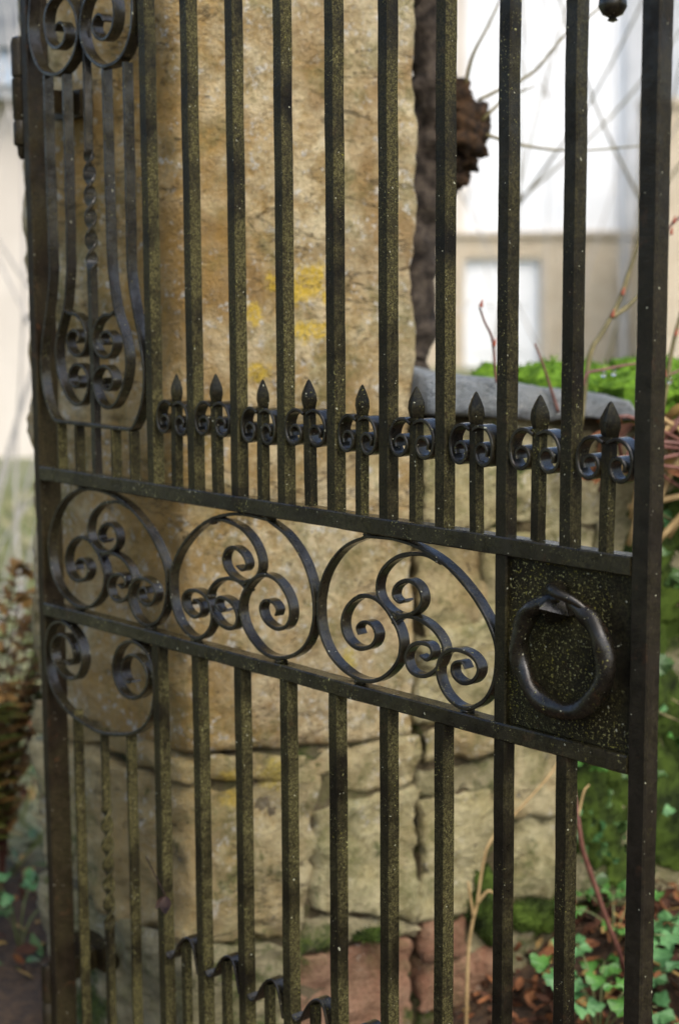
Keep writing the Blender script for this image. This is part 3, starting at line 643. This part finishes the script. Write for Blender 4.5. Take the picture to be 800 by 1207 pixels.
# ------------------------------------------------------------------ columbine plants and ivy-like leaves
LEAFG = simple('columbine_leaf', (.035, .115, .035), (.09, .21, .075), 30, .55, .25, .002, .4)
LEAFY = simple('columbine_leaf_fresh', (.03, .11, .018), (.08, .20, .035), 30, .5, .25, .002, .4)
LEAFD = simple('wall_leaf_dark', (.025, .06, .015), (.06, .12, .03), 30, .5, .25, .002, .5)
STEMG = simple('green_stem', (.09, .12, .04), (.16, .18, .07), 40, .6, 0)
def lobed(mb, c, ax, up, size, mi):
    """leaflet with three rounded lobes"""
    ax = ax.normalized(); sd = ax.cross(up).normalized(); un = sd.cross(ax).normalized()
    vs = [c]; n = 26
    for k in range(n + 1):
        th = -2.35 + 4.7 * k / n
        r = size * (.62 + .34 * abs(math.cos(1.5 * th)) ** .7 * (1 if abs(th) < 2.2 else .6)) * (1 + .07 * math.cos(9 * th))
        q = c + ax * (r * math.cos(th) * .5 + size * .42) + sd * (r * math.sin(th) * .52) + un * (.18 * size * math.cos(th * 2.2) + .05 * size * math.sin(th * 7 + c.x * 90))
        vs.append(q)
    vs[0] = c + ax * size * .1 - un * size * .05
    mb.add(vs, [(0, k, k + 1) for k in range(1, n + 1)], mi)
def columbine(p, n, h, spread, size, mats, label, seed):
    random.seed(seed); root = empty('columbine_plant', tuple(p)); fo = MB(); stm = MB()
    for k in range(n):
        a = 2 * math.pi * (k + random.uniform(-.3, .3)) / n; ln = spread * random.uniform(.5, 1.1); hh = h * random.uniform(.5, 1.15)
        tip = Vector((math.cos(a) * ln, math.sin(a) * ln, hh))
        tube(stm, [Vector((0, 0, -.01)), Vector((tip.x * .25, tip.y * .25, hh * .6)), Vector((tip.x * .7, tip.y * .7, hh * .95)), tip], .0016, 5, 4, 0, .001)
        base = random.uniform(0, 6.28); mi = random.choice([0, 0, 1])
        for j in range(3):
            aa = base + j * 2.09 + random.uniform(-.2, .2); d = Vector((math.cos(aa), math.sin(aa), random.uniform(-.3, .15)))
            up = Vector((random.gauss(0, .25) + .25, random.gauss(0, .25) - .2, 1)).normalized()
            lobed(fo, tip + d * size * .15, d, up, size * random.uniform(.85, 1.15), mi)
    fo.build('foliage', mats, root, True); stm.build('stems', STEMG, root, True)
    tag(root, label, 'plant', 'lobed green plants in the leaf litter')
def G(x, y): return (x, y, gh(x, y))
columbine(G(.30, .70), 9, .14, .10, .042, [LEAFG, LEAFY], 'blue-green lobed columbine between the last bar and the lock stile', 3)
columbine(G(.42, .84), 11, .16, .12, .044, [LEAFG, LEAFG], 'pale blue-green lobed columbine right of the lock stile at the frame edge', 5)
columbine(G(.20, .86), 6, .08, .08, .030, [LEAFY, LEAFY], 'fresh green low columbine against the foot of the wall', 8)
columbine(G(.53, .66), 9, .13, .11, .044, [LEAFG, LEAFY], 'lowest lobed columbine in the bottom right corner', 9)
random.seed(21)
iv = MB()
for _ in range(230):
    s_ = random.uniform(1.09, 2.3); z_ = random.uniform(.22, 1.0) if s_ > 1.2 else random.uniform(.15, .55); c = wp(s_, z_, random.uniform(.02, .10))
    lobed(iv, c, rdir(-.5), (WN + rdir() * .6).normalized(), random.uniform(.022, .04), random.choice([0, 0, 1, 2]))
for _ in range(16):
    s_ = random.uniform(1.2, 2.2); z_ = random.uniform(.2, .9); tube(iv, [wp(s_, z_, .03), wp(s_ + random.uniform(-.1, .1), z_ + .1, .06), wp(s_ + random.uniform(-.2, .2), z_ + .22, .04)], .003, 5, 4, 3, .002)
iv_o = iv.build('wall_creeper', [LEAFD, LEAFY, LEAFG, TWIG], None, True)
tag(iv_o, 'green leafy creeper covering the mossy wall face right of the lock stile', 'creeper')

# ------------------------------------------------------------------ ground, leaf litter, grass
def ground_mat():
    m, nt, b = new_mat('ground_soil_grass'); N = NT(nt); p = N.pos()
    g = N.noise(p, 3.5, 6, .7, 3); f = N.noise(p, 40, 5, .7, 5)
    soil = N.mix(N.ramp(f, .35, .65), (.024, .014, .007), (.070, .040, .018))
    grass = N.mix(N.ramp(f, .35, .65), (.085, .10, .045), (.20, .21, .12))
    x = N.xyz(p, 'X'); k = N.ramp(N.math('ADD', x, N.math('MULTIPLY', g, .8)), -.75, -1.2)
    nt.links.new(N.mix(k, soil, grass), b.inputs['Base Color']); b.inputs['Roughness'].default_value = .95
    nt.links.new(N.bump(f, .8, .02), b.inputs['Normal']); return m
g = MB(); N_ = 110; ext = 60
vs = []; fs = []
def gsp(k): t = (k / N_) * 2 - 1; return math.copysign(abs(t) ** 2.6, t) * ext
for i in range(N_ + 1):
    for j in range(N_ + 1):
        x, y = gsp(i), gsp(j); vs.append((x, y, .012 * nz((x, y, 0), 3.0) * max(0, 1 - abs(x) / 20) + gh(x, y)))
for i in range(N_):
    for j in range(N_):
        a = i * (N_ + 1) + j; fs.append((a, a + N_ + 1, a + N_ + 2, a + 1))
g.add(vs, fs); go = g.build('ground', ground_mat(), None, True); tag(go, kind='structure')

lt = MB()
for _ in range(8000):
    x = random.uniform(-.35, .90); y = random.uniform(.30, 2.0)
    q = Vector((x, y, 0)) - WALLO; o_ = q.dot(WN)
    if o_ < -.01: continue
    leaf(lt, Vector((x, y, gh(x, y) + random.uniform(.0, .035))), rdir(-.3), (Vector((0, 0, 1)) + rdir() * .7).normalized(), random.uniform(.016, .042), random.uniform(.008, .02), random.choice([0, 0, 0, 1, 2, 2, 2, 2]), random.uniform(-.5, .6))
for _ in range(1500):
    x = random.uniform(-2.6, -.72); y = random.uniform(-.1, 1.5)
    leaf(lt, Vector((x, y, random.uniform(.0, .03))), rdir(-.3), (Vector((0, 0, 1)) + rdir() * .7).normalized(), random.uniform(.03, .06), random.uniform(.015, .03), random.choice([0, 1, 2, 2, 4]), random.uniform(-.5, .6))
for _ in range(260):
    x = random.uniform(-.3, .9); y = random.uniform(.5, 2.2)
    if (Vector((x, y, 0)) - WALLO).dot(WN) < .03: continue
    a = random.uniform(0, 6.28); L = random.uniform(.04, .14); tube(lt, [Vector((x, y, .03 + gh(x, y))), Vector((x + math.cos(a) * L / 2, y + math.sin(a) * L / 2, .045 + gh(x, y))), Vector((x + math.cos(a) * L, y + math.sin(a) * L, .03 + gh(x, y)))], .0025, 5, 3, random.choice([1, 3, 0]), .002)
lo = lt.build('leaf_litter', [DEAD, DEAD_Y, DEAD_D, TWIG_R, LEAFD], None, True)
tag(lo, 'red-brown fallen leaves and twigs at the foot of the wall behind the gate', 'leaf litter', kind='stuff')

GR = simple('grass_blade', (.09, .13, .035), (.20, .22, .09), 8, .7, 0, spec=.3); GR2 = simple('grass_blade_dry', (.28, .26, .14), (.40, .38, .24), 8, .8, 0, spec=.2)
gr = MB()
for _ in range(5200):
    t = random.random() ** .7 * 7 + .9; a = random.uniform(-.55, .55)
    d = Vector((-.87, .49, 0)); sd = Vector((.49, .87, 0)); c = Vector((-.35, .0, 0)) + d * t + sd * a * (1 + t * .25)
    h = random.uniform(.05, .16); w_ = .004; l = rdir(1.4) * h
    s_ = l.cross(Vector((random.gauss(0, 1), random.gauss(0, 1), 0))).normalized() * w_
    gr.add([c - s_, c + s_, c + l * .6 + s_ * .7, c + l + Vector((l.x, l.y, -.2 * h)) * .3], [(0, 1, 2, 3)], 0 if random.random() < .6 else 1)
gro = gr.build('grass', [GR, GR2], None, False); tag(gro, 'short damp grass left of the pillar in front of the cottage', 'grass', kind='stuff')

# bronze fern clump left of the pillar
FERN_B = simple('fern_bronze', (.13, .065, .018), (.27, .15, .035), 20, .7, .2, .002, .3)
FERN_G = simple('fern_olive', (.10, .12, .02), (.21, .20, .04), 20, .7, .2, .002, .3)
FERN_D = simple('fern_dark', (.06, .022, .015), (.13, .05, .03), 20, .7, .2, .002, .3)
fc = Vector((-1.16, .36, 0)); fern = empty('fern_clump', tuple(fc)); tag(fern, 'bronze and olive fern clump growing left of the pillar foot', 'fern')
random.seed(33); fm_ = MB(); fs_ = MB()
for k in range(46):
    a = random.uniform(0, 6.28); hgt = random.uniform(.30, .78); ln = random.uniform(.10, .34)
    tip = Vector((math.cos(a) * ln, math.sin(a) * ln, hgt)); P = catmull([Vector((math.cos(a) * .03, math.sin(a) * .03, 0)), Vector((tip.x * .3, tip.y * .3, hgt * .55)), Vector((tip.x * .75, tip.y * .75, hgt * .95)), tip + Vector((0, 0, -.03))], 8, 1)
    tube(fs_, P, .0022, 5, 0, 0, .001); mi = (0 if hgt > .4 else 2) if random.random() < .45 else 1
    for i in range(4, len(P)):
        t = i / len(P); L = .075 * math.sin(math.pi * (.15 + .8 * t)); tg_ = (P[i] - P[i - 1]).normalized()
        for s in (-1, 1):
            sd = tg_.cross(Vector((0, 0, 1))).normalized() * s; leaf(fm_, P[i], sd + tg_ * .5 + rdir() * .15, Vector((0, 0, 1)) + rdir() * .3, L, .018, mi, -.2)
fm_.build('fronds', [FERN_B, FERN_G, FERN_D], fern, True); fs_.build('stalks', FERN_D, fern, True)
columbine((-.86, .26, 0), 8, .16, .10, .038, [LEAFG, LEAFD], 'low lobed columbine below the bronze fern left of the pillar', 15)

# ------------------------------------------------------------------ far buildings
RV = Vector((.6658, .7461, 0)); RV.normalize(); FV = Vector((-.7467, .6652, 0)); FV.normalize(); C0 = Vector((2.047, -1.444, 0))
def bp(a, dist, z): return C0 + RV * a + FV * dist + Vector((0, 0, z))
RENDER = simple('white_render', (.66, .70, .74), (.76, .79, .82), 1.2, .9, .2, .01, .2)
SANDW = stone('far_stone_wall', (.56, .48, .36), (.68, .60, .47), stain=(.46, .37, .25), stain_amt=.4, white=.2, pits=0, algae=.05)
CREAM = simple('cream_render', (.50, .465, .415), (.60, .565, .51), .9, .9, .2, .01, .2)
SLR = simple('slate_roof', (.09, .10, .105), (.16, .17, .165), 5, .6, .4, .02, .4)
WPAINT = simple('white_paint', (.70, .73, .76), (.76, .79, .82), 3, .5, 0)
GREYP = simple('grey_paint', (.36, .39, .42), (.46, .49, .52), 3, .5, 0)
BLUEP = simple('blue_grey_paint', (.28, .36, .46), (.38, .46, .55), 3, .5, 0)
GLASS, ntg, bg = new_mat('window_glass'); bg.inputs['Base Color'].default_value = (.05, .06, .07, 1); bg.inputs['Roughness'].default_value = .05
def fbox(mb, a0, a1, d0, d1, z0, z1, org, mi=0):
    q = [bp(a, d, z) - org for z in (z0, z1) for a, d in ((a0, d0), (a1, d0), (a1, d1), (a0, d1))]
    mb.add(q, [(3, 2, 1, 0), (4, 5, 6, 7), (0, 1, 5, 4), (1, 2, 6, 5), (2, 3, 7, 6), (3, 0, 4, 7)], mi)
def fpart(name, mat, par, boxes):
    m = MB(); [fbox(m, *b_, par.location) for b_ in boxes]; return m.build(name, mat, par)
D = 24.0; k = D / 1987.65
ho = empty('white_house', tuple(bp(2.6, D, 0))); tag(ho, 'white rendered house with a stone lower storey and a white door, blurred behind the wall', 'house')
fpart('stone_storey', SANDW, ho, [(-6, 1.78, D, D + 6, -.3, 1.84), (2.86, 6, D, D + 6, -.3, 1.84), (1.78, 2.86, D, D + 6, 1.53, 1.84), (1.78, 2.86, D + .25, D + 6, -.3, 1.53)])
fpart('rendered_storey', RENDER, ho, [(1.80, 4.04, D + .05, D + 6, 1.845, 6.2)])
fpart('side_bay', CREAM, ho, [(-6, 1.795, D + .02, D + 6, 1.845, 5.6)])
fpart('end_bay', GREYP, ho, [(4.045, 6, D + .12, D + 6, 1.845, 6.2)])
fpart('ledge', SANDW, ho, [(1.6, 6, D - .06, D + .04, 1.842, 1.90)])
dr_ = fpart('door', WPAINT, ho, [(1.802, 2.838, D + .12, D + .18, -.2, 1.52)])
fpart('door_panel', WPAINT, dr_, []) if False else None
fpart('door_frame', GREYP, ho, [(1.74, 1.80, D + .02, D + .16, -.2, 1.56), (2.84, 2.90, D + .02, D + .16, -.2, 1.56), (1.80, 2.84, D + .02, D + .16, 1.522, 1.57)])
fpart('downpipe', GREYP, ho, [(3.99, 4.06, D - .08, D - .01, -.3, 6.1)])
m = MB()
for dx, zz in (((1.92, 2.26), (.2, .75)), ((2.38, 2.72), (.2, .75)), ((1.92, 2.26), (.85, 1.42)), ((2.38, 2.72), (.85, 1.42))): fbox(m, dx[0], dx[1], D + .10, D + .13, zz[0], zz[1], ho.location)
m.build('panel', WPAINT, dr_)
rf = MB(); e = [bp(1.5, D - .4, 6.2), bp(6.3, D - .4, 6.2), bp(6.3, D + 3, 9), bp(1.5, D + 3, 9), bp(1.5, D + 6.4, 6.2), bp(6.3, D + 6.4, 6.2)]
rf.add([p - ho.location for p in e], [(0, 1, 2, 3), (3, 2, 5, 4), (0, 3, 4), (1, 5, 2), (0, 4, 5, 1)]); rf.build('roof', SLR, ho)
D2 = 22.0
ob = empty('garden_wall', tuple(bp(5.5, D2, 0))); tag(ob, 'high beige stone garden wall at the right edge behind the lock stile', 'garden wall')
fpart('masonry', SANDW, ob, [(3.93, 9, D2, D2 + .4, -.3, 3.42)])
fpart('coping', SANDW, ob, [(3.90, 9.1, D2 - .06, D2 + .46, 3.422, 3.52)])
D3 = 12.6
co = empty('cream_cottage', tuple(bp(-3.6, D3, 0))); tag(co, 'pale cream cottage with grey slate roof and blue-grey fascia, far left behind the stile', 'cottage')
fpart('wall', CREAM, co, [(-9, -1.6, D3, D3 + 5, -.2, 2.62)])
fpart('fascia', BLUEP, co, [(-9.1, -1.5, D3 - .30, D3 - .24, 2.70, 2.94)])
fpart('soffit', GREYP, co, [(-9.1, -1.5, D3 - .24, D3 + .1, 2.62, 2.72)])
rf = MB(); e = [bp(-9.2, D3 - .36, 2.95), bp(-1.4, D3 - .36, 2.95), bp(-1.4, D3 + 2.5, 5.4), bp(-9.2, D3 + 2.5, 5.4), bp(-9.2, D3 + 5.4, 2.95), bp(-1.4, D3 + 5.4, 2.95)]
rf.add([p - co.location for p in e], [(0, 1, 2, 3), (3, 2, 5, 4), (0, 3, 4), (1, 5, 2), (0, 4, 5, 1)]); rf.build('roof', SLR, co)
wn = fpart('window', GLASS, co, [(-6.6, -5.5, D3 - .01, D3 + .05, 1.0, 2.1)])
fpart('frame', WPAINT, wn, [(-6.7, -6.6, D3 - .03, D3 + .04, .95, 2.2), (-5.5, -5.4, D3 - .03, D3 + .04, .95, 2.2), (-6.6, -5.5, D3 - .03, D3 + .04, 2.1, 2.2), (-6.6, -5.5, D3 - .03, D3 + .04, .95, 1.0), (-6.08, -6.02, D3 - .02, D3 + .04, 1.0, 2.1)])

# bare saplings between the gate and the houses
def sapling(name, base, paths, r, label, mat, cat='sapling', grp=None):
    root = empty(name, tuple(base)); m = MB()
    for q in paths: tube(m, q, r * random.uniform(.6, 1.1), 5, 5, 0, r * .35)
    m.build('branches', mat, root, True); tag(root, label, cat, grp)
random.seed(5)
def sprays(n, L, lean, spread, z0=0.):
    out = []
    for _ in range(n):
        a = random.gauss(lean, spread); p0 = Vector((random.gauss(0, .12), random.gauss(0, .12), z0)); q = [p0]; d = Vector((RV.x * math.sin(a), RV.y * math.sin(a), math.cos(a)))
        for i in range(4): d = (d + rdir() * .16).normalized(); q.append(q[-1] + d * L / 4)
        out.append(q)
        for i in range(3):
            k_ = random.choice([2, 3]); dd = (d + rdir() * .8).normalized(); out.append([q[k_], q[k_] + dd * L * .14, q[k_] + dd * L * .3 + Vector((0, 0, .05 * L))])
    return out
sapling('bare_sapling', bp(.55, 5.6, 0), sprays(5, 3.2, .12, .22), .006, 'bare olive-stemmed sapling in front of the white door', TWIG)
sapling('bare_sapling', bp(1.15, 6.8, 0), sprays(4, 3.6, -.05, .30), .005, 'leafless grey sapling before the white house wall, nearest the lock stile', TWIG_G)
sapling('bare_sapling', bp(.9, 8.5, 0), sprays(5, 4.4, .15, .35), .006, 'tall thin leafless sapling farthest back before the white house', TWIG_G)
sapling('bare_sapling', bp(-1.35, 6.2, 0), sprays(11, 2.4, .35, .4), .008, 'pale leafless sapling at the left edge before the cream cottage', TWIG_G)

# a withered leaf caught on the third bar
dl = MB(); leaf(dl, Vector((0, 0, 0)), Vector((.5, -.3, -1)), Vector((1, -1, .2)), .028, .018, 0, .5); leaf(dl, Vector((0, 0, 0)), Vector((-.5, -.2, -.6)), Vector((1, -1, .2)), .02, .012, 0, .6)
tube(dl, [Vector((-.05, .0, .05)), Vector((-.02, 0, .02)), Vector((0, 0, 0))], .001, 5, 3, 0)
dlo = dl.build('withered_leaf', simple('leaf_blackened', (.006, .004, .004), (.03, .015, .010), 60, .6, .3, .001, .2), None, True, (.028, -.004, ZG - .635)); tag(dlo, 'curled dark withered leaf caught on the lower left bars above the humped straps', 'leaf')

# ------------------------------------------------------------------ light
w = bpy.data.worlds.new('World'); scene.world = w; w.use_nodes = True
nt = w.node_tree; sky = nt.nodes.new('ShaderNodeTexSky'); sky.sky_type = 'NISHITA'; sky.sun_disc = False
SUN_AZ = Vector((.95, -.16)); EL = 50
sky.sun_elevation = R(EL); sky.sun_rotation = math.atan2(SUN_AZ.x, SUN_AZ.y); sky.air_density = 1.0; sky.dust_density = 4.0; sky.ozone_density = 1.0
nt.links.new(sky.outputs[0], nt.nodes['Background'].inputs['Color']); nt.nodes['Background'].inputs['Strength'].default_value = .13
sl = bpy.data.lights.new('sun', 'SUN'); sl.energy = 1.3; sl.angle = R(55); sl.color = (1, .95, .88)
so = bpy.data.objects.new('sun', sl); COL.objects.link(so)
dvec = Vector((SUN_AZ.x * math.cos(R(EL)), SUN_AZ.y * math.cos(R(EL)), math.sin(R(EL))))
so.rotation_euler = dvec.to_track_quat('Z', 'Y').to_euler()

# ------------------------------------------------------------------ camera
from mathutils import Matrix
cam = bpy.data.cameras.new('camera'); cam.sensor_fit = 'VERTICAL'; cam.sensor_height = 36; cam.lens = 1987.65 / 1207 * 36
cam.clip_start = .05; cam.clip_end = 400
r0 = Vector((0.66583008, 0.74607938, -0.00598767)); r1 = Vector((0.10203469, -0.09900369, -0.989842)); r2 = Vector((-0.73909351, 0.65845563, -0.14204561))
M = Matrix(((r0.x, -r1.x, -r2.x, CAMP.x), (r0.y, -r1.y, -r2.y, CAMP.y), (r0.z, -r1.z, -r2.z, CAMP.z), (0, 0, 0, 1)))
co_ = bpy.data.objects.new('camera', cam); COL.objects.link(co_); co_.matrix_world = M
cam.dof.use_dof = True; cam.dof.focus_distance = 2.08; cam.dof.aperture_fstop = 3.5
scene.camera = co_
scene.view_settings.view_transform = 'Standard'; scene.view_settings.look = 'None'; scene.view_settings.gamma = 1; scene.view_settings.use_curve_mapping = False
scene.view_settings.exposure = 1.12
scene.render.film_transparent = False
scene.cycles.use_denoising = True
